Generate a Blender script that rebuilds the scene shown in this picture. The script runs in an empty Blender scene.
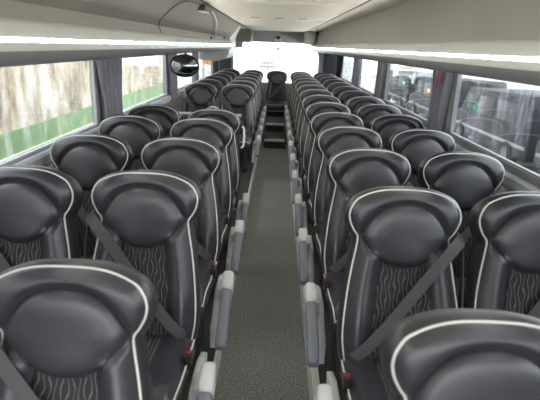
import bpy, math, random
from mathutils import Vector, Matrix
random.seed(7)
PI = math.pi
SC = bpy.context.scene
COL = SC.collection

# ------------------------------------------------------------------ materials
def mat(name, color, rough=0.5, metal=0.0, spec=0.5, bump=None, sheen=0.0, emit=None, noise=None):
    m = bpy.data.materials.new(name); m.use_nodes = True
    nt = m.node_tree; b = nt.nodes['Principled BSDF']
    b.inputs['Base Color'].default_value = (*color, 1)
    b.inputs['Roughness'].default_value = rough
    b.inputs['Metallic'].default_value = metal
    b.inputs['Specular IOR Level'].default_value = spec
    if emit:
        b.inputs['Emission Color'].default_value = (*emit[0], 1)
        b.inputs['Emission Strength'].default_value = emit[1]
    tc = nt.nodes.new('ShaderNodeTexCoord')
    if noise:   # (scale, colour2)
        n = nt.nodes.new('ShaderNodeTexNoise'); n.inputs['Scale'].default_value = noise[0]
        n.inputs['Detail'].default_value = 4 if noise[0] < 50 else 9
        n.inputs['Roughness'].default_value = .5 if noise[0] < 50 else .85
        nt.links.new(tc.outputs['Object'], n.inputs['Vector'])
        r = nt.nodes.new('ShaderNodeValToRGB')
        lo, hi = (noise[2], noise[3]) if len(noise) > 2 else (0.35, 0.65)
        r.color_ramp.elements[0].position = lo; r.color_ramp.elements[1].position = hi
        r.color_ramp.elements[0].color = (*color, 1); r.color_ramp.elements[1].color = (*noise[1], 1)
        nt.links.new(n.outputs['Fac'], r.inputs['Fac'])
        nt.links.new(r.outputs['Color'], b.inputs['Base Color'])
    if bump:
        n2 = nt.nodes.new('ShaderNodeTexNoise'); n2.inputs['Scale'].default_value = bump[0]
        nt.links.new(tc.outputs['Object'], n2.inputs['Vector'])
        bp = nt.nodes.new('ShaderNodeBump'); bp.inputs['Strength'].default_value = bump[1]
        bp.inputs['Distance'].default_value = 0.002
        nt.links.new(n2.outputs['Fac'], bp.inputs['Height'])
        nt.links.new(bp.outputs['Normal'], b.inputs['Normal'])
    return m

M = {}
M['leather'] = mat('grey_leather', (0.034, 0.032, 0.040), 0.33, spec=0.7, bump=(260, 0.25))
M['gusset'] = mat('dark_leather', (0.028, 0.028, 0.033), 0.38, spec=0.55, bump=(260, 0.25))
M['piping'] = mat('white_piping', (0.66, 0.65, 0.60), 0.45)
M['shell'] = mat('dark_plastic', (0.035, 0.036, 0.042), 0.4)
M['grey_plastic'] = mat('pale_grey_plastic', (0.56, 0.56, 0.55), 0.4)
M['pad'] = mat('blue_grey_pad', (0.17, 0.18, 0.21), 0.5)
M['belt'] = mat('belt_webbing', (0.068, 0.068, 0.072), 0.6, bump=(700, 0.4))
M['red'] = mat('red_plastic', (0.22, 0.01, 0.01), 0.4)
M['black'] = mat('black_plastic', (0.012, 0.012, 0.014), 0.35)
M['cream'] = mat('cream_ceiling', (0.80, 0.755, 0.64), 0.6, noise=(1.2, (0.75, 0.70, 0.58)))
M['rack'] = mat('beige_rack', (0.28, 0.268, 0.228), 0.55, noise=(1.5, (0.25, 0.24, 0.20)))
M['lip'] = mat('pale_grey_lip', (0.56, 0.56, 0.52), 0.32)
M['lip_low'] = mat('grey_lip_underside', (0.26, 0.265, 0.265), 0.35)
M['seam'] = mat('dark_seam', (0.03, 0.03, 0.03), 0.7)
M['wall'] = mat('grey_trim_panel', (0.22, 0.22, 0.23), 0.6, bump=(300, 0.3))
M['header'] = mat('grey_blue_header', (0.42, 0.43, 0.46), 0.7)
M['curtain'] = mat('grey_curtain', (0.25, 0.243, 0.28), 0.85, bump=(400, 0.3))
M['dark_curtain'] = mat('dark_curtain', (0.035, 0.035, 0.045), 0.85)
M['carpet'] = mat('speckled_grey_carpet', (0.075, 0.074, 0.070), 0.95, spec=0.1, noise=(85, (0.52, 0.51, 0.48), 0.40, 0.66), bump=(300, .4))
M['podium'] = mat('dark_podium_carpet', (0.03, 0.03, 0.03), 0.95, noise=(250, (0.06, 0.06, 0.06)))
M['riser'] = mat('pale_podium_edge', (0.78, 0.77, 0.72), 0.5)
M['led'] = mat('led_strip', (0.9, 0.9, 0.9), 0.5, emit=((1.0, 0.985, 0.96), 60.0))
M['chrome'] = mat('mirror_metal', (0.34, 0.35, 0.37), 0.08, metal=1.0)
M['asphalt'] = mat('asphalt', (0.20, 0.20, 0.21), 0.9, noise=(3, (0.25, 0.25, 0.26)), bump=(80, 0.6))
M['van'] = mat('dark_van_paint', (0.03, 0.032, 0.038), 0.6, spec=.2)
M['van_glass'] = mat('van_dark_glass', (0.02, 0.022, 0.028), 0.3, spec=.2)
M['tyre'] = mat('tyre_rubber', (0.02, 0.02, 0.02), 0.9)
M['orange'] = mat('orange_lamp', (0.9, 0.35, 0.04), 0.4, emit=((1.0, 0.35, 0.05), 1.2))
M['orange_paint'] = mat('orange_board', (0.95, 0.36, 0.06), 0.5)
M['green_lamp'] = mat('green_lamp', (0.1, 0.6, 0.4), 0.4, emit=((0.2, 0.9, 0.6), 0.8))
M['sticker_green'] = mat('green_sticker', (0.05, 0.50, 0.28), 0.5)
M['glare_ground'] = mat('overexposed_pale_ground', (0.72, 0.72, 0.70), 0.9, noise=(.5, (.66, .66, .64)))  # pale so it burns out; rear glare put into the colour
M['white'] = mat('white_plastic', (0.8, 0.8, 0.8), 0.4)
M['pale'] = mat('pale_building', (0.7, 0.7, 0.68), 0.8, noise=(0.8, (0.55, 0.55, 0.53)))
M['window_grey'] = mat('window_grey', (0.25, 0.27, 0.30), 0.3)

# fabric with wavy vertical lines (object space: local x across, z up)
def fabric_mat():
    m = bpy.data.materials.new('wavy_line_fabric'); m.use_nodes = True
    nt = m.node_tree; b = nt.nodes['Principled BSDF']
    b.inputs['Roughness'].default_value = 0.85
    tc = nt.nodes.new('ShaderNodeTexCoord'); sp = nt.nodes.new('ShaderNodeSeparateXYZ')
    nt.links.new(tc.outputs['Object'], sp.inputs[0])
    def mth(op, a, c=None):
        n = nt.nodes.new('ShaderNodeMath'); n.operation = op
        for i, v in enumerate((a, c)):
            if v is None: continue
            if isinstance(v, (int, float)): n.inputs[i].default_value = v
            else: nt.links.new(v, n.inputs[i])
        return n.outputs[0]
    x, z = sp.outputs[0], sp.outputs[2]
    col = mth('MULTIPLY', x, 380.0)
    ph = mth('MULTIPLY', mth('SINE', mth('MULTIPLY', x, 95.0)), 1.6)
    w1 = mth('SINE', mth('ADD', mth('MULTIPLY', z, 78.0), ph))
    w2 = mth('SINE', mth('ADD', mth('MULTIPLY', z, 31.0), mth('MULTIPLY', x, 25.0)))
    tot = mth('ADD', col, mth('ADD', mth('MULTIPLY', w1, 1.5), mth('MULTIPLY', w2, 1.0)))
    s = mth('SINE', tot)
    r = nt.nodes.new('ShaderNodeValToRGB')
    r.color_ramp.elements[0].position = 0.955; r.color_ramp.elements[1].position = 0.995
    r.color_ramp.elements[0].color = (0.022, 0.021, 0.023, 1)
    r.color_ramp.elements[1].color = (0.22, 0.21, 0.205, 1)
    half = mth('ADD', mth('MULTIPLY', s, 0.5), 0.5)
    nt.links.new(half, r.inputs['Fac'])
    nt.links.new(r.outputs['Color'], b.inputs['Base Color'])
    return m
M['fabric'] = fabric_mat()

def glass_mat(name, dirt, dirt_col, tint=(0.93, 0.95, 0.95), seed=0.0):
    m = bpy.data.materials.new(name); m.use_nodes = True
    nt = m.node_tree; nt.nodes.clear()
    out = nt.nodes.new('ShaderNodeOutputMaterial')
    tr = nt.nodes.new('ShaderNodeBsdfTransparent'); tr.inputs[0].default_value = (*tint, 1)
    gl = nt.nodes.new('ShaderNodeBsdfGlossy'); gl.inputs['Roughness'].default_value = 0.02
    lw = nt.nodes.new('ShaderNodeLayerWeight'); lw.inputs[0].default_value = 0.5
    pw = nt.nodes.new('ShaderNodeMath'); pw.operation = 'POWER'; pw.inputs[1].default_value = 5.0
    nt.links.new(lw.outputs['Facing'], pw.inputs[0])
    fr = nt.nodes.new('ShaderNodeMath'); fr.operation = 'MULTIPLY_ADD'; fr.inputs[1].default_value = 0.9; fr.inputs[2].default_value = 0.035
    nt.links.new(pw.outputs[0], fr.inputs[0])
    mx = nt.nodes.new('ShaderNodeMixShader')
    nt.links.new(fr.outputs[0], mx.inputs[0]); nt.links.new(tr.outputs[0], mx.inputs[1]); nt.links.new(gl.outputs[0], mx.inputs[2])
    df = nt.nodes.new('ShaderNodeBsdfTranslucent'); df.inputs[0].default_value = (*dirt_col, 1)
    tc = nt.nodes.new('ShaderNodeTexCoord'); mp = nt.nodes.new('ShaderNodeMapping')
    mp.inputs['Scale'].default_value = (1, 5.0, 0.9); mp.inputs['Location'].default_value = (seed, seed, seed)
    nt.links.new(tc.outputs['Object'], mp.inputs[0])
    n = nt.nodes.new('ShaderNodeTexNoise'); n.inputs['Scale'].default_value = 2.2; n.inputs['Detail'].default_value = 7; n.inputs['Roughness'].default_value = 0.68
    nt.links.new(mp.outputs[0], n.inputs['Vector'])
    r = nt.nodes.new('ShaderNodeMapRange'); r.inputs[1].default_value = 0.50; r.inputs[2].default_value = 0.78
    r.inputs[3].default_value = 0.0; r.inputs[4].default_value = dirt
    nt.links.new(n.outputs['Fac'], r.inputs[0])
    m2 = nt.nodes.new('ShaderNodeMixShader')
    nt.links.new(r.outputs[0], m2.inputs[0]); nt.links.new(mx.outputs[0], m2.inputs[1]); nt.links.new(df.outputs[0], m2.inputs[2])
    nt.links.new(m2.outputs[0], out.inputs[0])
    return m
M['glass_dirty'] = glass_mat('streaked_glass', 0.5, (0.9, 0.9, 0.93))
M['glass'] = glass_mat('side_glass', 0.10, (0.8, 0.8, 0.9), seed=3.0)
M['glass_rear'] = glass_mat('rear_glass', 0.0, (0.9, 0.9, 0.9), seed=8.0)

# peeling plaster over a green painted base
def plaster_mat():
    m = bpy.data.materials.new('stained_plaster'); m.use_nodes = True
    nt = m.node_tree; b = nt.nodes['Principled BSDF']; b.inputs['Roughness'].default_value = 0.9
    tc = nt.nodes.new('ShaderNodeTexCoord'); mp = nt.nodes.new('ShaderNodeMapping')
    mp.inputs['Scale'].default_value = (1, 1.7, 0.9)
    nt.links.new(tc.outputs['Object'], mp.inputs[0])
    n = nt.nodes.new('ShaderNodeTexNoise'); n.inputs['Scale'].default_value = 0.9; n.inputs['Detail'].default_value = 8; n.inputs['Roughness'].default_value = 0.65
    nt.links.new(mp.outputs[0], n.inputs['Vector'])
    r = nt.nodes.new('ShaderNodeValToRGB')
    e = r.color_ramp.elements
    e[0].position = 0.36; e[0].color = (0.16, 0.14, 0.115, 1)
    e[1].position = 0.66; e[1].color = (0.80, 0.79, 0.76, 1)
    a = e.new(0.46); a.color = (0.47, 0.38, 0.27, 1)
    a = e.new(0.55); a.color = (0.66, 0.58, 0.47, 1)
    nt.links.new(n.outputs['Fac'], r.inputs['Fac'])
    nt.links.new(r.outputs['Color'], b.inputs['Base Color'])
    return m
M['plaster'] = plaster_mat()
M['green'] = mat('green_dado_paint', (0.20, 0.33, 0.15), 0.7, noise=(1.2, (0.27, 0.40, 0.21)))

# ------------------------------------------------------------------ helpers
class MB:
    def __init__(s): s.v = []; s.f = []
    def add(s, vs, fs):
        o = len(s.v); s.v += [tuple(p) for p in vs]; s.f += [tuple(i + o for i in f) for f in fs]; return s
    def box(s, x0, x1, y0, y1, z0, z1):
        x0, x1 = sorted((x0, x1)); y0, y1 = sorted((y0, y1)); z0, z1 = sorted((z0, z1))
        return s.add([(x0,y0,z0),(x1,y0,z0),(x1,y1,z0),(x0,y1,z0),(x0,y0,z1),(x1,y0,z1),(x1,y1,z1),(x0,y1,z1)],
                     [(0,3,2,1),(4,5,6,7),(0,1,5,4),(1,2,6,5),(2,3,7,6),(3,0,4,7)])
    def extrude(s, prof, y0, y1, cap=True):     # profile (x,z) closed, extruded along y
        n = len(prof)
        vs = [(x, y0, z) for x, z in prof] + [(x, y1, z) for x, z in prof]
        fs = [(i, (i+1) % n, n + (i+1) % n, n + i) for i in range(n)]
        if cap: fs += [tuple(range(n-1, -1, -1)), tuple(range(n, 2*n))]
        return s.add(vs, fs)
    def extrude_x(s, prof, x0, x1):             # profile (y,z) closed, extruded along x
        n = len(prof)
        vs = [(x0, y, z) for y, z in prof] + [(x1, y, z) for y, z in prof]
        fs = [(i, (i+1) % n, n + (i+1) % n, n + i) for i in range(n)]
        fs += [tuple(range(n-1, -1, -1)), tuple(range(n, 2*n))]
        return s.add(vs, fs)
    def tube(s, pts, r, seg=6, cap=True):
        pts = [Vector(p) for p in pts]; rings = []
        up = Vector((0.13, 0.2, 1)).normalized()
        for i, p in enumerate(pts):
            t = (pts[min(i+1, len(pts)-1)] - pts[max(i-1, 0)]).normalized()
            a = t.cross(up)
            if a.length < 1e-3: a = t.cross(Vector((1, 0, 0)))
            a.normalize(); b = t.cross(a).normalized()
            up = -b if False else up
            rings.append([p + a*math.cos(2*PI*k/seg)*r + b*math.sin(2*PI*k/seg)*r for k in range(seg)])
        vs = [q for rg in rings for q in rg]; fs = []
        for i in range(len(pts)-1):
            for k in range(seg):
                fs.append((i*seg+k, i*seg+(k+1) % seg, (i+1)*seg+(k+1) % seg, (i+1)*seg+k))
        if cap: fs += [tuple(range(seg-1, -1, -1)), tuple(range((len(pts)-1)*seg, len(pts)*seg))]
        return s.add(vs, fs)
    def cyl(s, c, axis, r, h, seg=20):
        c = Vector(c); ax = {'x': Vector((1,0,0)), 'y': Vector((0,1,0)), 'z': Vector((0,0,1))}[axis]
        return s.tube([c - ax*h/2, c + ax*h/2], r, seg)
    def build(s, name, m, parent=None, smooth=True, bevel=0, subsurf=0):
        me = bpy.data.meshes.new(name); me.from_pydata(s.v, [], s.f); me.update()
        import bmesh
        bm = bmesh.new(); bm.from_mesh(me); bmesh.ops.recalc_face_normals(bm, faces=bm.faces)
        if bevel: 
            bmesh.ops.bevel(bm, geom=[e for e in bm.edges], offset=bevel, segments=3, profile=0.5, affect='EDGES', clamp_overlap=True)
        bm.to_mesh(me); bm.free()
        me.materials.append(m)
        if smooth:
            for p in me.polygons: p.use_smooth = True
            me.set_sharp_from_angle(angle=math.radians(42))
        o = bpy.data.objects.new(name, me); COL.objects.link(o)
        if parent: o.parent = parent
        if subsurf:
            md = o.modifiers.new('Subdivision', 'SUBSURF'); md.levels = subsurf; md.render_levels = subsurf
        return o
def tag(o, label=None, cat=None, group=None, kind=None):
    if label: o['label'] = label
    if cat: o['category'] = cat
    if group: o['group'] = group
    if kind: o['kind'] = kind
    return o
def empty(name, loc=(0,0,0), rz=0):
    o = bpy.data.objects.new(name, None); COL.objects.link(o); o.location = loc; o.rotation_euler = (0,0,rz)
    o.empty_display_size = 0.1
    return o
def copy_tree(o, parent=None):
    c = o.copy(); COL.objects.link(c)
    if parent: c.parent = parent
    for ch in list(o.children): copy_tree(ch, c)
    return c
def struct(o): o['kind'] = 'structure'; return o
def catmull(pts, n):
    out = []
    P = [pts[0]] + list(pts) + [pts[-1]]
    for i in range(1, len(P)-2):
        p0, p1, p2, p3 = P[i-1], P[i], P[i+1], P[i+2]
        for k in range(n):
            t = k/n
            out.append(tuple(0.5*((2*b) + (-a+c)*t + (2*a-5*b+4*c-d)*t*t + (-a+3*b-3*c+d)*t**3) for a, b, c, d in zip(p0, p1, p2, p3)))
    out.append(tuple(pts[-1])); return out
def interp(tab, x):
    if x <= tab[0][0]: return tab[0][1]
    for (a, b), (c, d) in zip(tab, tab[1:]):
        if x <= c: return b + (d-b)*(x-a)/(c-a)
    return tab[-1][1]
def ss(t): t = max(0.0, min(1.0, t)); return t*t*(3-2*t)

# ------------------------------------------------------------------ seat
TILT = math.radians(17)
TOPY, TOPZ = 0.28, 1.086
BN = Vector((0, -math.cos(TILT), math.sin(TILT)))       # out of the back's face
BD = Vector((0, -math.sin(TILT), -math.cos(TILT)))      # down the back
def bp(x, s, d):                                        # across, down from the top, out of the face
    return Vector((x, TOPY, TOPZ)) + BD*s + BN*d
SIDE = catmull([(.160,.027),(.187,.043),(.206,.070),(.214,.100),(.209,.131),(.194,.162),(.178,.188),(.182,.235),(.197,.32),(.212,.42),(.222,.52),(.222,.60),(.210,.68)], 6)
SIDEHW = [(s_, x_) for x_, s_ in SIDE]
def topdrop(x): return .027*(abs(x)/.160)**2.9
FAB = [(.27,.080),(.34,.092),(.45,.105),(.60,.112),(.68,.112)]
PADO = catmull([(0,.053),(.045,.057),(.090,.075),(.126,.107),(.153,.146),(.168,.181),(.155,.208),(.126,.237),(.102,.264),(.074,.289),(.038,.303),(0,.307)], 3)
PADC = .178
HALF = [(i*.01, topdrop(i*.01)) for i in range(16)] + SIDE
def edge_dist(x, s):
    x = abs(x); best = 9
    for (ax, as_), (bx, bs) in zip(HALF, HALF[1:]):
        dx, ds = bx-ax, bs-as_; l = dx*dx+ds*ds
        t = 0 if l == 0 else max(0, min(1, ((x-ax)*dx + (s-as_)*ds)/l))
        q = (x-ax-dx*t)**2 + (s-as_-ds*t)**2
        if q < best: best = q
    return math.sqrt(best)
PADPOL = sorted((math.atan2(x, PADC-s), math.hypot(x, s-PADC)) for x, s in PADO)
def pad_gap(x, s):                  # signed distance outside the pad outline, radially
    return math.hypot(x, s-PADC) - interp(PADPOL, math.atan2(abs(x), PADC-s))
def lumb(s): return .018*math.exp(-((s-.52)/.12)**2) + .030*math.exp(-((s-.03)/.13)**2)
MEMO = {}
def H(x, s):
    key = (round(abs(x), 5), round(s, 5))
    if key in MEMO: return MEMO[key]
    hw = interp(SIDEHW, s)
    e = edge_dist(x, s)
    if s < topdrop(x) or abs(x) > hw + 1e-6 and s > .04: e = 0
    if s > .60: e = max(e, 0)
    rnd = math.sqrt(max(0, 1-(1-min(1, e/.050))**2))
    wing = .034*rnd
    fh = interp(FAB, s); a = max(0.0, (abs(x)-fh)/max(.02, hw-fh))
    bol = (.010 + .036*math.sin(PI*min(1, a))**.8)*rnd if abs(x) > fh else .010 - .003*(1-(abs(x)/fh)**2)
    k = ss((s-.17)/.09)
    g = pad_gap(x, s)
    groove = .017*(1 if g < 0 else math.exp(-(g/.011)**2))*min(1, e/.02)*(1-ss((s-.232)/.035))
    r = wing*(1-k) + bol*k + lumb(s) - groove
    MEMO[key] = r
    return r
NU = 44
def back_grid():
    rows = []
    for j, (xs, sd) in enumerate(SIDE):
        row = []
        bow = .027*max(0, 1-j/22)
        for i in range(NU+1):
            u = -1 + 2*i/NU
            x = u*xs
            s = topdrop(x) if j == 0 else sd - bow*(1-abs(u)**2.9)
            row.append((x, s, H(x, s) if 0 < i < NU and j > 0 else lumb(s)))
        rows.append(row)
    return rows
GR = back_grid()
def outline():                                          # boundary of the front: bottom left, up, over, down
    L = [r[0] for r in GR][::-1]; T = GR[0][1:-1]; R = [r[-1] for r in GR]
    return L + T + R
OUT = outline()
def make_backrest(parent):
    mb = MB(); nr = len(GR)
    vs = [bp(*p) for r in GR for p in r]; fs = []
    for j in range(nr-1):
        for i in range(NU):
            a = j*(NU+1)+i; fs.append((a, a+1, a+NU+2, a+NU+1))
    mb.add(vs, fs)
    return mb.build('backrest', M['leather'], parent)
def ring(exp, d, dfun=True):
    out = []; n = len(OUT)
    for k, (x, s, dd) in enumerate(OUT):
        a = OUT[max(k-1, 0)]; b = OUT[min(k+1, n-1)]
        tx, ts = b[0]-a[0], b[1]-a[1]; l = math.hypot(tx, ts) or 1
        nx, ns = ts/l, -tx/l                               # outward
        cx, cs = 0, .3
        if (x-cx)*nx + (s-cs)*ns < 0 and abs(x) < .05: nx, ns = -nx, -ns
        out.append(bp(x + nx*exp, s + ns*exp, dd + d))
    return out
def make_gusset(parent):
    rings = [ring(0, 0), ring(.007, -.006), ring(.015, -.022), ring(.017, -.045), ring(.013, -.062)]
    n = len(OUT); vs = [p for r in rings for p in r]; fs = []
    for j in range(len(rings)-1):
        for k in range(n-1):
            fs.append((j*n+k, j*n+k+1, (j+1)*n+k+1, (j+1)*n+k))
        fs.append((j*n+n-1, j*n, (j+1)*n, (j+1)*n+n-1))
    return MB().add(vs, fs).build('side_gusset', M['gusset'], parent)
def make_shell(parent):
    rings = [ring(.011, -.058), ring(.014, -.066), ring(.012, -.085), ring(-.006, -.100)]
    n = len(OUT); vs = [p for r in rings for p in r]; fs = []
    for j in range(len(rings)-1):
        for k in range(n-1):
            fs.append((j*n+k, j*n+k+1, (j+1)*n+k+1, (j+1)*n+k))
        fs.append((j*n+n-1, j*n, (j+1)*n, (j+1)*n+n-1))
    fs.append(tuple(3*n+k for k in range(n)))
    return MB().add(vs, fs).build('back_shell', M['shell'], parent)
def make_pad(parent):
    loop = PADO + [(-x, s) for x, s in PADO[-2:0:-1]]
    n = len(loop); c = (0, .178); radii = [1.0, .985, .96, .92, .86, .76, .6, .42, .22]
    vs = []; fs = []
    for r in radii:
        for x, s in loop:
            px, ps = c[0]+(x-c[0])*r, c[1]+(s-c[1])*r
            t = ss((1-r)/.13)
            puff = .024*math.sqrt(max(0, 1-r**5)) + .006*(1-r*r)
            vs.append(bp(px, ps, ((H(px, ps)-.001)*(1-t) + (.022+.030*math.exp(-((ps-.03)/.13)**2))*t) + puff))
    vs.append(bp(0, c[1], (.022+.030*math.exp(-((c[1]-.03)/.13)**2)) + .030))
    for j in range(len(radii)-1):
        for k in range(n): fs.append((j*n+k, j*n+(k+1) % n, (j+1)*n+(k+1) % n, (j+1)*n+k))
    l = (len(radii)-1)*n
    for k in range(n): fs.append((l+k, l+(k+1) % n, len(vs)-1))
    return MB().add(vs, fs).build('headrest_pad', M['leather'], parent)
def make_fabric(parent):
    vs = []; fs = []; ns, nx = 16, 10
    for j in range(ns+1):
        s = .262 + (.675-.262)*j/ns; fh = interp(FAB, s)*1.03
        for i in range(nx+1):
            x = (-1+2*i/nx)*fh; vs.append(bp(x, s, H(x, s) + .0025))
    for j in range(ns):
        for i in range(nx):
            a = j*(nx+1)+i; fs.append((a, a+1, a+nx+2, a+nx+1))
    o = MB().add(vs, fs).build('fabric_panel', M['fabric'], parent)
    md = o.modifiers.new('Solid', 'SOLIDIFY'); md.thickness = .004; md.offset = -1
    return o
def make_piping(parent):
    pts = [bp(x*1.006, s-.001, d+.003) for x, s, d in OUT]
    return MB().tube(pts, .0039, 6).build('piping', M['piping'], parent)
def make_cushion(parent):
    vs = []; fs = []; nx, ny = 16, 12
    hw, y0, y1 = .218, -.36, .09
    for j in range(ny+1):
        y = y1 + (y0-y1)*j/ny
        for i in range(nx+1):
            u = -1+2*i/nx; x = u*hw*(1 - .06*(j/ny)**4)
            z = .455 + .018*(j/ny) + .022*abs(u)**2*(1-abs(u)**10) - .022*abs(u)**14 - .05*max(0, (j/ny-.82)/.18)**2
            vs.append((x, y, z))
    n0 = len(vs)
    for j in range(ny):
        for i in range(nx):
            a = j*(nx+1)+i; fs.append((a, a+1, a+nx+2, a+nx+1))
    # rim downwards
    rim = [i for i in range(nx+1)] + [j*(nx+1)+nx for j in range(1, ny+1)] + [ny*(nx+1)+i for i in range(nx-1, -1, -1)] + [j*(nx+1) for j in range(ny-1, 0, -1)]
    m = len(rim); lv = [rim]
    for dz, ex in ((-.02, 1.02), (-.07, 1.02), (-.11, .97)):
        idx = []
        for r in rim:
            x, y, z = vs[r]; vs.append((x*ex, -.135+(y+.135)*ex, z+dz)); idx.append(len(vs)-1)
        lv.append(idx)
    for a, b in zip(lv, lv[1:]):
        for k in range(m): fs.append((a[k], a[(k+1) % m], b[(k+1) % m], b[k]))
    fs.append(tuple(lv[-1]))
    o = MB().add(vs, fs).build('seat_cushion', M['leather'], parent)
    pts = [vs[j*(nx+1)] for j in range(ny+1)] + [vs[ny*(nx+1)+i] for i in range(1, nx+1)] + [vs[j*(nx+1)+nx] for j in range(ny-1, -1, -1)]
    MB().tube([(p[0]*1.01, p[1], p[2]) for p in pts], .0042, 6).build('cushion_piping', M['piping'], o)
    vs = []; fs = []
    for j in range(13):
        y = .05 - .36*j/12
        for i in range(9):
            x = (-1+2*i/8)*.105; u = x/hw
            vs.append((x, y, .459 + .018*((y1-y)/(y1-y0)) + .022*u*u))
    for j in range(12):
        for i in range(8): a = j*9+i; fs.append((a, a+1, a+10, a+9))
    f = MB().add(vs, fs).build('fabric_panel', M['fabric'], o)
    md = f.modifiers.new('Solid', 'SOLIDIFY'); md.thickness = .006; md.offset = -1
    return o
def make_belt(parent, w):
    # w = +1: shoulder anchor on the +x side
    root = None
    pts = [(w*.232, .165, -.020), (w*.222, .180, .020), (w*.195, .205, .050), (w*.13, .285, .055), (w*.04, .40, .052), (w*-.05, .51, .064), (w*-.13, .60, .066), (w*-.185, .655, .045)]
    pts = catmull(pts, 3); vs = []; hw = .023
    dirv = Vector((w*.72, .69)) ; dirv.normalize()
    for x, s, d in pts:
        for sg in (1, -1):
            for dd in (.0, .003):
                vs.append(bp(x + sg*hw*dirv.x, s + sg*hw*dirv.y*1.0, d+dd))
    # vertices per station: +,0 +,1 -,0 -,1
    fs = []
    for k in range(len(pts)-1):
        a = 4*k; b = a+4
        fs += [(a, a+2, b+2, b), (a+1, b+1, b+3, a+3), (a, b, b+1, a+1), (a+2, a+3, b+3, b+2)]
    fs += [(0, 1, 3, 2), (len(vs)-4, len(vs)-2, len(vs)-1, len(vs)-3)]
    return MB().add(vs, fs).build('seat_belt', M['belt'], parent)
def make_seat(w, kind):
    """w: side (+1/-1 in local x) the wall is on; kind 'aisle', 'window' or 'centre'"""
    r = empty('coach_seat')
    make_backrest(r); make_gusset(r); make_pad(r); make_fabric(r); make_piping(r); make_shell(r); make_cushion(r)
    make_belt(r, w)
    # vertical run of webbing outside the back
    p = [bp(w*.236, .17, -.02), bp(w*.242, .30, -.01), bp(w*.240, .45, -.01), bp(w*.240, .62, -.01)]
    mb = MB(); vs = []
    for q in p:
        vs += [(q.x-.0015, q.y-.02, q.z), (q.x+.0015, q.y-.02, q.z), (q.x+.0015, q.y+.02, q.z), (q.x-.0015, q.y+.02, q.z)]
    fs = [(0,1,2,3), (12,15,14,13)]
    for k in range(3):
        for i in range(4): fs.append((4*k+i, 4*k+(i+1) % 4, 4*k+4+(i+1) % 4, 4*k+4+i))
    mb.add(vs, fs).build('belt_strap', M['belt'], r)
    b = MB().box(-w*.225-.012, -w*.225+.012, -.10, -.06, .425, .485).build('buckle', M['black'], r, bevel=.003)
    MB().box(-w*.225-.009, -w*.225+.009, -.09, -.07, .48, .492).build('buckle_button', M['red'], b, bevel=.002)
    MB().box(-.19, .19, -.30, .10, .30, .37).build('seat_frame', M['shell'], r, bevel=.008)
    for sx in (-1, 1):
        MB().extrude_x([(-.22, 0), (.06, 0), (.02, .31), (-.16, .31)], sx*.14-.018, sx*.14+.018).build('leg', M['shell'], r, bevel=.004)
    if kind == 'aisle':
        a = -w
        cx = a*.312
        # side cover under the armrest
        MB().extrude_x([(-.34, .16), (.10, .16), (.16, .33), (.04, .375), (-.14, .375), (-.24, .31), (-.34, .27)], a*.238, a*.266).build('side_cover', M['grey_plastic'], r, bevel=.006)
        # armrest: housing at the pivot and a padded arm sloping forward and down
        arm = MB()
        y0, z0, y1, z1 = -.17, .455, -.545, .290
        d = Vector((0, y1-y0, z1-z0)).normalized(); nrm = Vector((0, -d.z, d.y)); 
        if nrm.z < 0: nrm = -nrm
        def bar(ta, tb, hw, up, dn, nm, m, par):
            L = Vector((0, y1-y0, z1-z0)).length
            A = Vector((cx, y0, z0)) + d*L*ta; B = Vector((cx, y0, z0)) + d*L*tb
            c = []
            prof = [(-hw, -dn), (-hw, up*.55), (-hw*.75, up*.9), (0, up), (hw*.75, up*.9), (hw, up*.55), (hw, -dn)]
            vs = []
            for P, k in ((A - d*.0, .72), (A + d*.012, 1), (B - d*.014, 1), (B, .7)):
                for px, pz in prof: vs.append(P + Vector((px*k, 0, 0)) + nrm*pz*k)
            n = len(prof); fs = [tuple(range(n)), tuple(range(4*n-1, 3*n-1, -1))]
            for j in range(3):
                for k in range(n): fs.append((j*n+k, j*n+(k+1) % n, (j+1)*n+(k+1) % n, (j+1)*n+k))
            return MB().add(vs, fs).build(nm, m, par)
        ar = bar(-.10, .18, .028, .035, .035, 'armrest', M['grey_plastic'], r)
        ar['label'] = 'pale grey plastic armrest housing'
        bar(.17, .98, .026, .026, .022, 'arm_pad', M['pad'], ar)
        MB().box(min(a*.262, cx), max(a*.262, cx), -.19, -.08, .35, .41).build('pivot_bracket', M['grey_plastic'], ar, bevel=.006)
    return r

# ------------------------------------------------------------------ seats in place
POD = 0.15
CX, WX = 0.52, 1.025
protos = {}
for side in (1, -1):
    for kind in ('aisle', 'window'):
        protos[(side, kind)] = make_seat(side, kind)
protos['centre'] = make_seat(1, 'centre')
used = set()
ORD = ['first', 'second', 'third', 'fourth', 'fifth', 'sixth', 'seventh', 'eighth', 'ninth', 'tenth', 'eleventh', 'twelfth', 'thirteenth', 'fourteenth']
def place(key, x, ytop, label, group, rz=0.0, dz=0.0):
    r = protos[key]
    if key in used: r = copy_tree(r)
    used.add(key)
    r.location = (x, ytop-TOPY, POD+dz); r.rotation_euler = (0, 0, rz)
    return tag(r, label, 'coach seat', group)
right = [1.02] + [1.90 + .782*i for i in range(13)]
for i, D in enumerate(right):
    rowt = 'rearmost row' if i == 13 else ORD[i] + ' row from the camera'
    if i == 0:
        place((1, 'aisle'), .50, D, 'blurred black leather aisle seat cut off by the bottom right corner', 'seats right of the aisle', dz=-.055)
    else:
        place((1, 'aisle' if i < 13 else 'window'), CX, D, 'black leather seat, right of the aisle, aisle side, %s' % rowt, 'seats right of the aisle')
    if i > 0:
        place((1, 'window'), WX, D, 'black leather seat, right bank, window side, %s' % rowt, 'seats right of the aisle')
left = [1.247, 2.0, 2.78, 3.57, 4.28]
LX = [-.54, -CX, -CX, -CX, -CX]
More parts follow.
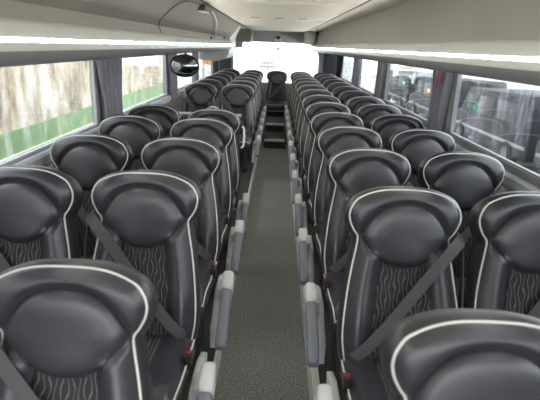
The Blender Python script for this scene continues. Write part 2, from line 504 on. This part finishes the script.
for i, D in enumerate(left):
    if i == 0: lb = 'big blurred black leather seat filling the bottom left corner, nearest left of the aisle'
    elif i == 4: lb = 'black aisle seat before the stairwell gap, left bank, pale grab handle on its side'
    else: lb = 'black leather seat, left of the aisle, aisle side, %s row from the camera' % ORD[i]
    s = place((-1, 'aisle'), LX[i], D, lb, 'seats left of the aisle', dz=(-.07, 0, 0, 0, -.02)[i])
    if i == 4:
        pts = [bp(.238, .12, -.05), bp(.250, .13, -.06), bp(.256, .17, -.06), bp(.256, .25, -.06), bp(.250, .29, -.06), bp(.232, .30, -.05)]
        MB().tube(catmull(pts, 4), .010, 8).build('grab_handle', M['white'], s)
    if i > 0:
        lb = ('window seat left of the aisle just before the stairwell gap' if i == 4 else 'black leather seat, left bank, window side, %s row from the camera' % ORD[i])
        place((-1, 'window'), -WX - .005, D, lb, 'seats left of the aisle')
rear_left = [6.93, 7.72, 8.51, 9.30, 10.19, 11.28]
for i, D in enumerate(rear_left):
    t = 'first row behind the stairwell' if i == 0 else ('rearmost row' if i == 5 else ORD[i] + ' row behind the stairwell')
    place((-1, 'aisle' if i < 5 else 'window'), -CX, D, 'black leather seat left of the aisle, aisle side, ' + t, 'rear seats left of the aisle')
    place((-1, 'window'), -WX, D, 'black leather seat left of the aisle, window side, ' + t, 'rear seats left of the aisle')
place('centre', 0.0, 11.30, 'single black seat at the far end of the aisle, belt across its back', None)

# ------------------------------------------------------------------ bus shell
Y0, Y1 = -1.3, 11.85
ZC = 2.08
fl = struct(MB().box(-1.33, 1.33, Y0, Y1, -.06, 0).build('floor', M['carpet'], smooth=False))
for sx, nm in ((-1, 'left'), (1, 'right')):
    p = struct(MB().box(sx*.274, sx*1.345, Y0, Y1, 0, POD).build('seat_podium', M['podium'], smooth=False))
    MB().box(sx*(.238 if sx > 0 else .262), sx*.275, Y0, Y1, 0.0, POD+.008).build('podium_edge', M['riser'], p, smooth=False)
# steps at the rear of the aisle
for i, (y, z) in enumerate(((8.88, .16), (9.75, .32), (10.74, .465))):
    st = struct(MB().box(-.182, .182, y, Y1-.02, (0, .16, .32)[i], z).build('aisle_step', M['podium'], smooth=False))
    MB().box(-.182, .182, y-.012, y+.030, z-.035, z+.004).build('step_nosing', M['riser'], st, smooth=False)

XW = 1.335
pill = {-1: [-1.2, 1.25, 3.84, 6.3, 8.4, 10.9], 1: [-1.2, 1.35, 3.92, 6.4, 8.55, 10.95]}
PW = .05
n_win = 1
for sx, nm in ((-1, 'left'), (1, 'right')):
    mb = MB()
    mb.box(sx*XW, sx*(XW+.05), Y0, Y1, 0, 1.13)
    mb.box(sx*XW, sx*(XW+.05), Y0, Y1, 1.86, ZC+.05)
    for y in pill[sx]: mb.box(sx*XW, sx*(XW+.05), y-PW, y+PW, 1.13, 1.86)
    mb.box(sx*XW, sx*(XW+.05), 11.75, Y1, 1.13, 1.86)
    if sx > 0: mb.box(XW, XW+.05, Y0, Y1, 1.13, 1.17)
    w = struct(mb.build('wall_' + nm, M['wall'], smooth=False))
    struct(MB().extrude([(sx*XW, 1.06), (sx*(XW-.035), 1.07), (sx*(XW-.035), 1.115), (sx*(XW-.02), 1.13), (sx*XW, 1.13)], Y0, Y1).build('trim_%d' % (1 if sx < 0 else 2), M['header'], smooth=False))
    ys = pill[sx] + [11.82]
    for a, b in zip(ys, ys[1:]):
        g = MB().box(sx*(XW+.020), sx*(XW+.025), a+PW, min(b-PW, 11.75), 1.13, 1.86).build('window_%d' % n_win, M['glass_dirty' if sx < 0 else 'glass'], smooth=False)
        struct(g)
        fr = MB(); y0, y1 = a+PW, min(b-PW, 11.75)
        for q in ((y0, y0+.018, 1.13, 1.86), (y1-.018, y1, 1.13, 1.86), (y0, y1, 1.13, 1.148 if sx < 0 else 1.178)):
            fr.box(sx*(XW+.010), sx*(XW+.036), *q)
        fr.build('window_frame', M['wall' if sx > 0 else 'header'], g, smooth=False)
        n_win += 1
# rear wall with a rounded window
def rounded_rect(x0, x1, z0, z1, r, n=8):
    out = []
    for cx, cz, a0 in ((x1-r, z1-r, 0), (x0+r, z1-r, 90), (x0+r, z0+r, 180), (x1-r, z0+r, 270)):
        for k in range(n+1):
            a = math.radians(a0 + 90*k/n); out.append((cx+r*math.cos(a), cz+r*math.sin(a)))
    return out
RX0, RX1, RZ0, RZ1 = -1.0, .93, .95, 1.835
inner = rounded_rect(RX0, RX1, RZ0, RZ1, .33)
outer = []
cx, cz = (RX0+RX1)/2, (RZ0+RZ1)/2
for x, z in inner:
    dx, dz = x-cx, z-cz
    cand = []
    if dx: cand.append(((1.33 if dx > 0 else -1.33)-cx)/dx)
    if dz: cand.append(((ZC+.05 if dz > 0 else 0)-cz)/dz)
    t = min(c for c in cand if c > 0); outer.append((cx+dx*t, cz+dz*t))
n = len(inner)
vs = [(x, Y1-.06, z) for x, z in inner] + [(x, Y1-.06, z) for x, z in outer] + [(x, Y1, z) for x, z in inner] + [(x, Y1, z) for x, z in outer]
fs = []
for k in range(n):
    j = (k+1) % n
    fs += [(k, j, n+j, n+k), (2*n+k, 3*n+k, 3*n+j, 2*n+j), (k, 2*n+k, 2*n+j, j), (n+k, n+j, 3*n+j, 3*n+k)]
wb = struct(MB().add(vs, fs).build('wall_back', M['header'], smooth=False))
# corners of the outer rectangle filled
for sx in (-1, 1):
    MB().box(sx*1.05, sx*1.315, Y1-.10, Y1-.055, .3, 1.86).build('corner_panel', M['dark_curtain'], wb, smooth=False)
    MB().box(sx*.8, sx*1.33, Y1-.05, Y1+.01, 1.7, ZC+.05).build('corner_filler', M['header'], wb, smooth=False)
MB().box(-1.33, 1.33, Y1-.05, Y1+.01, 0, .955).build('lower_panel', M['wall'], wb, smooth=False)
struct(MB().box(RX0-.02, RX1+.02, Y1-.032, Y1-.026, RZ0-.02, RZ1+.02).build('window_%d' % n_win, M['glass_rear'], smooth=False))

# ceiling with seams and raised centre panels
cl = struct(MB().box(-1.33, 1.33, Y0, Y1, ZC, ZC+.05).build('ceiling', M['cream'], smooth=False))
for sx in (-1, 1):
    MB().box(sx*.604, sx*.616, Y0, Y1-.1, ZC-.004, ZC+.001).build('seam', M['seam'], cl, smooth=False)
def ceil_panel(y0, y1, hw, t, r=.12, name='ceiling_panel', m='cream'):
    out = rounded_rect(-hw, hw, y0, y1, r)
    rings = [(1.0, 0), (1.0, -t*.5), (.985, -t*.85), (.95, -t)]
    cy = (y0+y1)/2; vs = []; n = len(out)
    for k, dz in rings: vs += [(x*k, cy+(y-cy)*k, ZC+dz) for x, y in out]
    fs = []
    for j in range(3):
        for q in range(n): fs.append((j*n+q, j*n+(q+1) % n, (j+1)*n+(q+1) % n, (j+1)*n+q))
    fs.append(tuple(3*n+q for q in range(n)))
    return MB().add(vs, fs).build(name, M[m], cl)
ceil_panel(0.8, 3.6, .50, .022)
ceil_panel(3.95, 5.75, .50, .028, .2)
ceil_panel(6.65, 10.9, .56, .018)
for x in (-.28, 0, .27):
    MB().extrude_x([(6.16, ZC), (6.26, ZC), (6.24, ZC-.012), (6.18, ZC-.012)], x-.07, x+.07).build('air_vent', M['cream'], cl)
    MB().box(x-.055, x+.055, 6.172, 6.186, ZC-.012, ZC-.004).build('vent_slot', M['seam'], cl, smooth=False)

# rear camera unit on the header and small hanging pendant
rc = empty('rear_monitor_bracket', (0.0, Y1-.06, 1.94))
MB().extrude_x([(0, .03), (0, -.03), (-.05, -.02), (-.06, .0), (-.03, .03)], -.04, .04).build('housing', M['black'], rc, bevel=.003)
for x in (-.045, .045):
    MB().cyl((x, -.03, -.045), 'y', .028, .03, 14).build('spotlight', M['white'], rc)
tag(rc, 'small black fixture with two white spotlights on the rear header', 'fixture')
pd = MB().add([(0, 0, .07), (.03, 0, 0), (0, 0.012, 0), (-.03, 0, 0), (0, -.012, 0), (0, 0, -.06)], [(0,1,2),(0,2,3),(0,3,4),(0,4,1),(5,2,1),(5,3,2),(5,4,3),(5,1,4)]).build('hanging_ornament', M['wall'], smooth=False)
MB().tube([(0, 0, .06), (0, 0, .14)], .003, 6).build('cord', M['wall'], pd)
pd.location = (0.0, Y1-.075, 1.70)
tag(pd, 'small dark pendant hanging in the bright rear window', 'ornament')

# ------------------------------------------------------------------ overhead racks
def rack_prof(sx, top_x):
    p = [(1.31, 1.735), (1.05, 1.700), (.86, 1.672), (.80, 1.672), (.768, 1.690), (.757, 1.718)]
    q = [(.757, 1.718), (.755, 1.738), (.755, 1.750), (.755, 1.765), (.757, 1.788), (.768, 1.806), (.785, 1.812)]
    return p, q
def thick(pts, t):                  # strip (x,z) into closed profile, thickened towards the wall side
    out = []
    for k, (x, z) in enumerate(pts):
        a = pts[max(0, k-1)]; b = pts[min(len(pts)-1, k+1)]
        tx, tz = b[0]-a[0], b[1]-a[1]; l = math.hypot(tx, tz)
        out.append((x + tz/l*t, z - tx/l*t))
    return pts + out[::-1]
def rack(sx, yA, yB, top_x, label):
    r = empty('overhead_rack', (sx*1.30, yA, 1.70))
    off = Vector((-sx*1.30, -yA, -1.70))
    def ext(prof, nm, m, par=r, a=yA, b=yB):
        o = MB().extrude([(sx*x, z) for x, z in prof], a, b)
        o.v = [tuple(Vector(v)+off) for v in o.v]
        return o.build(nm, m, par)
    p, q = rack_prof(sx, top_x)
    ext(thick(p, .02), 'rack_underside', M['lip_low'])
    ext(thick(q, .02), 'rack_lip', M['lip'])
    ext([(.7546, 1.745), (.762, 1.745), (.762, 1.755), (.7546, 1.755)], 'led_strip', M['led'], a=yA+.02, b=yB-.02)
    ext([(.785, 1.800), (.79, 1.86), ((.79+top_x)/2-.004, 1.96), (top_x, 2.075), (top_x+.02, 2.075), (.815, 1.86), (.81, 1.80)], 'rack_panel', M['rack'])
    for y in (yA, yB-.02):
        ext([(1.31, 1.735), (.86, 1.672), (.80, 1.672), (.768, 1.690), (.757, 1.735), (.757, 1.790), (.785, 1.812), (.79, 1.86), (top_x, 2.075), (1.31, 2.075)], 'end_cap', M['lip'], a=y, b=y+.02)
    tag(r, label, 'luggage rack')
    return r, off
rr, offr = rack(1, Y0, Y1-.08, .84, 'long beige overhead luggage rack with lit strip, right side')
rl, offl = rack(-1, Y0, 8.55, .625, 'long beige overhead luggage locker with lit strip, left side, ends before the rear')
# left locker door: curved seams and black latch
def on_panel(y, t, out=.004):       # t 0 bottom .. 1 top on the left panel
    z = 1.812 + (2.07-1.812)*t
    x = interp([(1.80, .785), (1.86, .79), (1.96, (.79+.625)/2-.004), (2.075, .625)], z) - out
    return Vector((-x, y, z)) + offl
seam = [on_panel(3.50, .02), on_panel(3.40, .25), on_panel(3.40, .5), on_panel(3.55, .75), on_panel(3.85, .9), on_panel(4.5, .93), on_panel(5.2, .93)]
MB().tube(catmull([tuple(v) for v in seam], 5), .0028, 5).build('door_seam', M['seam'], rl)
seam2 = [on_panel(4.75, .94), on_panel(5.5, .70), on_panel(6.0, .35), on_panel(6.1, .02)]
MB().tube(catmull([tuple(v) for v in seam2], 5), .003, 5).build('door_seam', M['seam'], rl)
seam3 = [on_panel(5.0, .94, .006), on_panel(5.75, .70, .006), on_panel(6.25, .35, .006), on_panel(6.4, .02, .006)]
MB().tube(catmull([tuple(v) for v in seam3], 5), .008, 8).build('door_edge', M['lip'], rl)
lt = on_panel(4.45, .88, .012)
lb = MB().box(lt.x-.035, lt.x+.035, lt.y-.15, lt.y+.15, lt.z-.028, lt.z+.022); lb.build('latch', M['black'], rl, bevel=.006)
for y, t in ((6.15, .03), (7.6, .12)):
    q = on_panel(y, t, .008); MB().box(q.x-.008, q.x+.008, q.y-.06, q.y+.06, q.z-.01, q.z+.02).build('clip', M['black'], rl)
# rounded duct behind the left rack
dc = []
prof = catmull([(1.30, 1.50), (1.05, 1.49), (.90, 1.52), (.82, 1.60), (.80, 1.75), (.79, 1.90), (.70, 2.078)], 4) + [(1.30, 2.078)]
d_ = MB().extrude([(-x-(-1.30)*1, z-1.5) for x, z in prof], 0, 1.25).build('duct_housing', M['lip'], bevel=.0)
d_.location = (-1.30, 8.58, 1.5)
tag(d_, 'rounded pale grey housing bulging down behind the end of the left rack', 'housing')
# cream corner blocks beside the header
for sx, lb in ((-1, 'cream rounded block under the ceiling left of the rear header'), (1, 'cream rounded block under the ceiling right of the rear header')):
    pr = [(0, 0), (.27, 0), (.30, -.06), (.30, -.20), (.26, -.26), (.05, -.27), (0, -.20)]
    o = MB().extrude([(sx*x, z) for x, z in pr], 0, .9).build('corner_block', M['rack'])
    o.location = (sx*.56, 10.85, ZC+.002); 
    if sx > 0: o.scale.x = .72; o.location.x = .56
    tag(o, lb, 'trim block')

# ------------------------------------------------------------------ curtains
def curtain(sx, yc, w, m_='curtain', z0=1.05, z1=1.715, label='', amp=.032, pinch=1.0):
    n = 46; m = 14; vs = []; fs = []
    for j in range(m+1):
        t = j/m; z = z1 + (z0-z1)*t
        ww = w*(1 - .34*ss(t*1.3)*pinch)
        for i in range(n+1):
            u = i/n
            y = (u-.5)*ww
            x = amp*(.6+.4*t)*math.sin(u*2*PI*5.5 + .5*math.sin(3*t + sx)) + .006*math.sin(u*31+t*4)
            vs.append((x, y, z-z1))
    for j in range(m):
        for i in range(n): a = j*(n+1)+i; fs.append((a, a+1, a+n+2, a+n+1))
    r = empty('curtain', (sx*1.309, yc, z1))
    o = MB().add(vs, fs).build('curtain_fabric', M[m_], r)
    md = o.modifiers.new('Solid', 'SOLIDIFY'); md.thickness = .003
    MB().tube([(0, -w/2-.03, .004), (0, w/2+.03, .004)], .006, 6).build('curtain_rail', M['shell'], r)
    tag(r, label, 'curtain', 'side window curtains')
    return r
for k, (y, w) in enumerate(((4.02, .62), (6.45, .50), (8.28, .5), (10.95, .85))):
    nm = ['nearest to the camera', 'second from the camera', 'third from the camera, behind the round mirror', 'beside the rear window'][k]
    curtain(-1, y, w, 'dark_curtain' if k == 3 else 'curtain', label='pleated grey curtain on the left wall, ' + nm)
for k, (y, w) in enumerate(((4.10, .47), (6.55, .42), (8.65, .42), (10.95, .9))):
    nm = ['nearest to the camera, red tag beside it', 'second from the camera', 'third from the camera', 'beside the rear window'][k]
    curtain(1, y, w, 'dark_curtain' if k == 3 else 'curtain', label='pleated grey curtain on the right wall, ' + nm)
# emergency hammer by the right curtain
hm = empty('emergency_hammer', (1.235, 3.98, 1.66))
MB().box(-.008, .008, -.014, .014, -.16, 0).build('handle', M['red'], hm, bevel=.003)
MB().cyl((0, 0, -.012), 'y', .011, .07, 10).build('hammer_head', M['red'], hm)
tag(hm, 'red emergency hammer hanging in front of the nearest right curtain', 'hammer')
# exit sticker on the right pane
sk = MB().box(-.002, .002, -.085, .085, -.026, .026).build('exit_sticker', M['sticker_green'], smooth=False)
sk.location = (XW+.012, 3.50, 1.415)
for k, (y0, y1, z0, z1) in enumerate(((-.075, -.04, -.018, .018), (-.03, .015, -.004, .004), (.0, .015, -.012, .012), (.027, .075, -.018, .018))):
    MB().box(-.004, -.002, y0, y1, z0, z1).build('sticker_mark', M['white'], sk, smooth=False)
tag(sk, 'small green and white exit sticker on the right window pane', 'sticker')

# ------------------------------------------------------------------ convex mirror by the stairwell
mr = empty('convex_mirror', (-.915, 5.10, 1.543))
def dome(rx, rz, dep, y0, nr=7, seg=28):
    vs = []; fs = []
    for j in range(nr+1):
        r = 1-j/nr
        for k in range(seg):
            a = 2*PI*k/seg; vs.append((rx*r*math.cos(a), y0 - dep*(1-r*r), rz*r*math.sin(a)))
    for j in range(nr):
        for k in range(seg): fs.append((j*seg+k, j*seg+(k+1) % seg, (j+1)*seg+(k+1) % seg, (j+1)*seg+k))
    return MB().add(vs, fs)
dome(.135, .098, .035, -.012).build('mirror_glass', M['chrome'], mr)
dome(.142, .105, -.07, -.008).build('mirror_back', M['black'], mr)
MB().tube([(.14*math.cos(2*PI*k/28), -.012, .103*math.sin(2*PI*k/28)) for k in range(29)], .009, 8).build('rim', M['black'], mr)
MB().tube([(0, .05, .06), (0, .06, .13)], .012, 8).build('mount', M['black'], mr)
tag(mr, 'oval black-rimmed convex mirror hanging below the left rack', 'mirror')
# stairwell guard behind the fifth left row
gd = empty('stairwell_guard', (-.80, 4.85, POD))
MB().box(-.46, .46, -.015, .015, .02, .93).build('guard_panel', M['shell'], gd, bevel=.006)
MB().tube([(-.47, 0, .955), (.47, 0, .955)], .016, 10).build('rail', M['grey_plastic'], gd)
MB().tube(catmull([(.12, 0, .95), (.14, 0, 1.0), (.20, 0, 1.03), (.26, 0, 1.0), (.28, 0, .95)], 5), .010, 8).build('loop_handle', M['grey_plastic'], gd)
for x in (-.42, .42): MB().tube([(x, 0, 0), (x, 0, .955)], .014, 8).build('post', M['grey_plastic'], gd)
tag(gd, 'dark guard panel with pale top rail at the stairwell behind the fifth left row', 'guard rail')

# ------------------------------------------------------------------ outside
struct(MB().box(-60, 60, -40, 90, -1.2, -1.12).build('ground', M['asphalt'], smooth=False))
bw = empty('building_wall', (-4.6, 8, -1.12))
MB().box(-.2, 0, -14, 14, 0, 4.6).build('plaster_wall', M['plaster'], bw, smooth=False)
MB().box(-.05, .03, -14, 14, 0, 1.29).build('painted_base', M['green'], bw, smooth=False)
MB().box(-.02, .06, -14, 14, .86, .885).build('base_ledge', M['riser'], bw, smooth=False)
tag(bw, 'stained plaster wall with green painted base outside the left windows', 'wall')
def van(loc, lamp, label):
    r = empty('parked_van', loc)
    L, W = 5.6, 2.0
    prof = [(-L/2, .35), (L/2, .35), (L/2, 1.0), (L/2-.75, 1.15), (L/2-1.35, 1.86), (-L/2+.1, 1.96), (-L/2, 1.7)]
    MB().extrude_x(prof, 0, W).build('body', M['van'], r, bevel=.05)
    for y0, y1 in ((.7, 1.45), (-.6, .55), (-2.3, -.8)):
        MB().box(-.012, .02, y0, y1, 1.18, 1.68).build('window', M['van_glass'], r, bevel=.005)
    for y in (-1.75, 1.75):
        w = MB().cyl((.06, y, .34), 'x', .34, .22, 24).build('wheel', M['tyre'], r)
        MB().cyl((-.055, y, .34), 'x', .2, .02, 20).build('hub', M['shell'], w)
    for y, z, m in lamp:
        MB().box(-.03, .02, y-.14, y+.14, z-.07, z+.07).build('lamp', M[m], r, bevel=.01)
    MB().box(-.02, .0, -2.7, 2.7, .62, .70).build('side_moulding', M['wall'], r, smooth=False)
    tag(r, label, 'van', 'dark vans parked outside the right windows')
van((6.2, 3.0, -1.12), [], 'dark van parked outside the nearest right window')
van((6.2, 9.0, -1.12), [], 'dark van parked beside the second right window')
van((6.2, 15.0, -1.12), [], 'dark van parked third along, without lit lamps')
van((6.2, 21.0, -1.12), [(-1.0, 1.45, 'orange'), (-.2, 1.38, 'orange')], 'dark van with orange lamps outside the right windows')
van((6.2, 27.0, -1.12), [(-2.0, 1.4, 'green_lamp')], 'dark van with a green lamp, farthest of the parked vans')
van((6.2, -3.0, -1.12), [], 'dark van parked level with the camera, farthest forward of the parked vans')
# orange board beyond the left windows
ob = empty('roadside_board', (-2.88, 21.5, -1.12))
MB().box(-.27, .27, -.03, .03, 2.05, 2.55).build('panel', M['orange_paint'], ob, bevel=.01)
for x in (-.2, .2): MB().box(x-.03, x+.03, -.02, .02, 0, 2.05).build('post', M['grey_plastic'], ob, smooth=False)
for x in (-.15, .03): MB().box(x, x+.12, -.05, -.03, 2.2, 2.38).build('panel_mark', M['white'], ob, smooth=False)
tag(ob, 'orange board on two posts beyond the rear left window', 'sign')
# pale building seen through the rear right windows
pb = empty('distant_building', (19, 55, -1.12))
MB().box(-8, 8, -4, 4, 0, 7).build('walls', M['pale'], pb, smooth=False)
MB().box(-8.4, 8.4, -4.4, 4.4, 7, 7.3).build('roof', M['grey_plastic'], pb, smooth=False)
for k in range(5):
    for z in (1.2, 4.2):
        MB().box(-7+k*3, -5.4+k*3, -4.06, -3.9, z, z+1.5).build('window', M['window_grey'], pb, smooth=False)
tag(pb, 'pale building far behind the bus, seen through the rear right windows', 'building')
struct(MB().box(-60, 60, 13.5, 120, -1.12, -1.10).build('ground', M['glare_ground'], smooth=False))  # added pale ground layer, whitens the view through the rear window
# grey lettering on the rear pane
rs = MB().box(-.16, .16, -.001, .001, -.085, -.065).build('window_lettering', M['window_grey'], smooth=False)
rs.location = (-.22, Y1-.036, 1.33)
for k in range(6):
    MB().box(-.16+k*.054, -.118+k*.054, -.001, .001, -.055, .01).build('letter', M['window_grey'], rs, smooth=False)
    if k < 5: MB().box(-.15+k*.056, -.108+k*.056, -.001, .001, .025, .085).build('letter', M['window_grey'], rs, smooth=False)
tag(rs, 'faint grey lettering on the rear window above the central rear seat', 'sticker')

# ------------------------------------------------------------------ light
w = bpy.data.worlds.new('World'); SC.world = w; w.use_nodes = True
nt = w.node_tree; bg = nt.nodes['Background']
bg.inputs[0].default_value = (0.93, 0.97, 1.0, 1); bg.inputs[1].default_value = 2.6

# ------------------------------------------------------------------ camera
cam = bpy.data.cameras.new('Camera'); co = bpy.data.objects.new('Camera', cam); COL.objects.link(co)
F = 500.0
cam.sensor_width = 36; cam.lens = F/540*36; cam.clip_start = .02; cam.clip_end = 300
pitch = math.atan(154/F)
co.matrix_world = Matrix.Translation((0, 0, 1.76)) @ Matrix.Rotation(.0042, 4, 'Z') @ Matrix.Rotation(PI/2 - pitch, 4, 'X') @ Matrix.Rotation(math.radians(2.2), 4, 'Z')
cam.dof.use_dof = True; cam.dof.focus_distance = 3.0; cam.dof.aperture_fstop = 3.5
SC.camera = co
SC.view_settings.view_transform = 'Standard'; SC.view_settings.look = 'None'
SC.view_settings.gamma = 1; SC.view_settings.exposure = 0.8
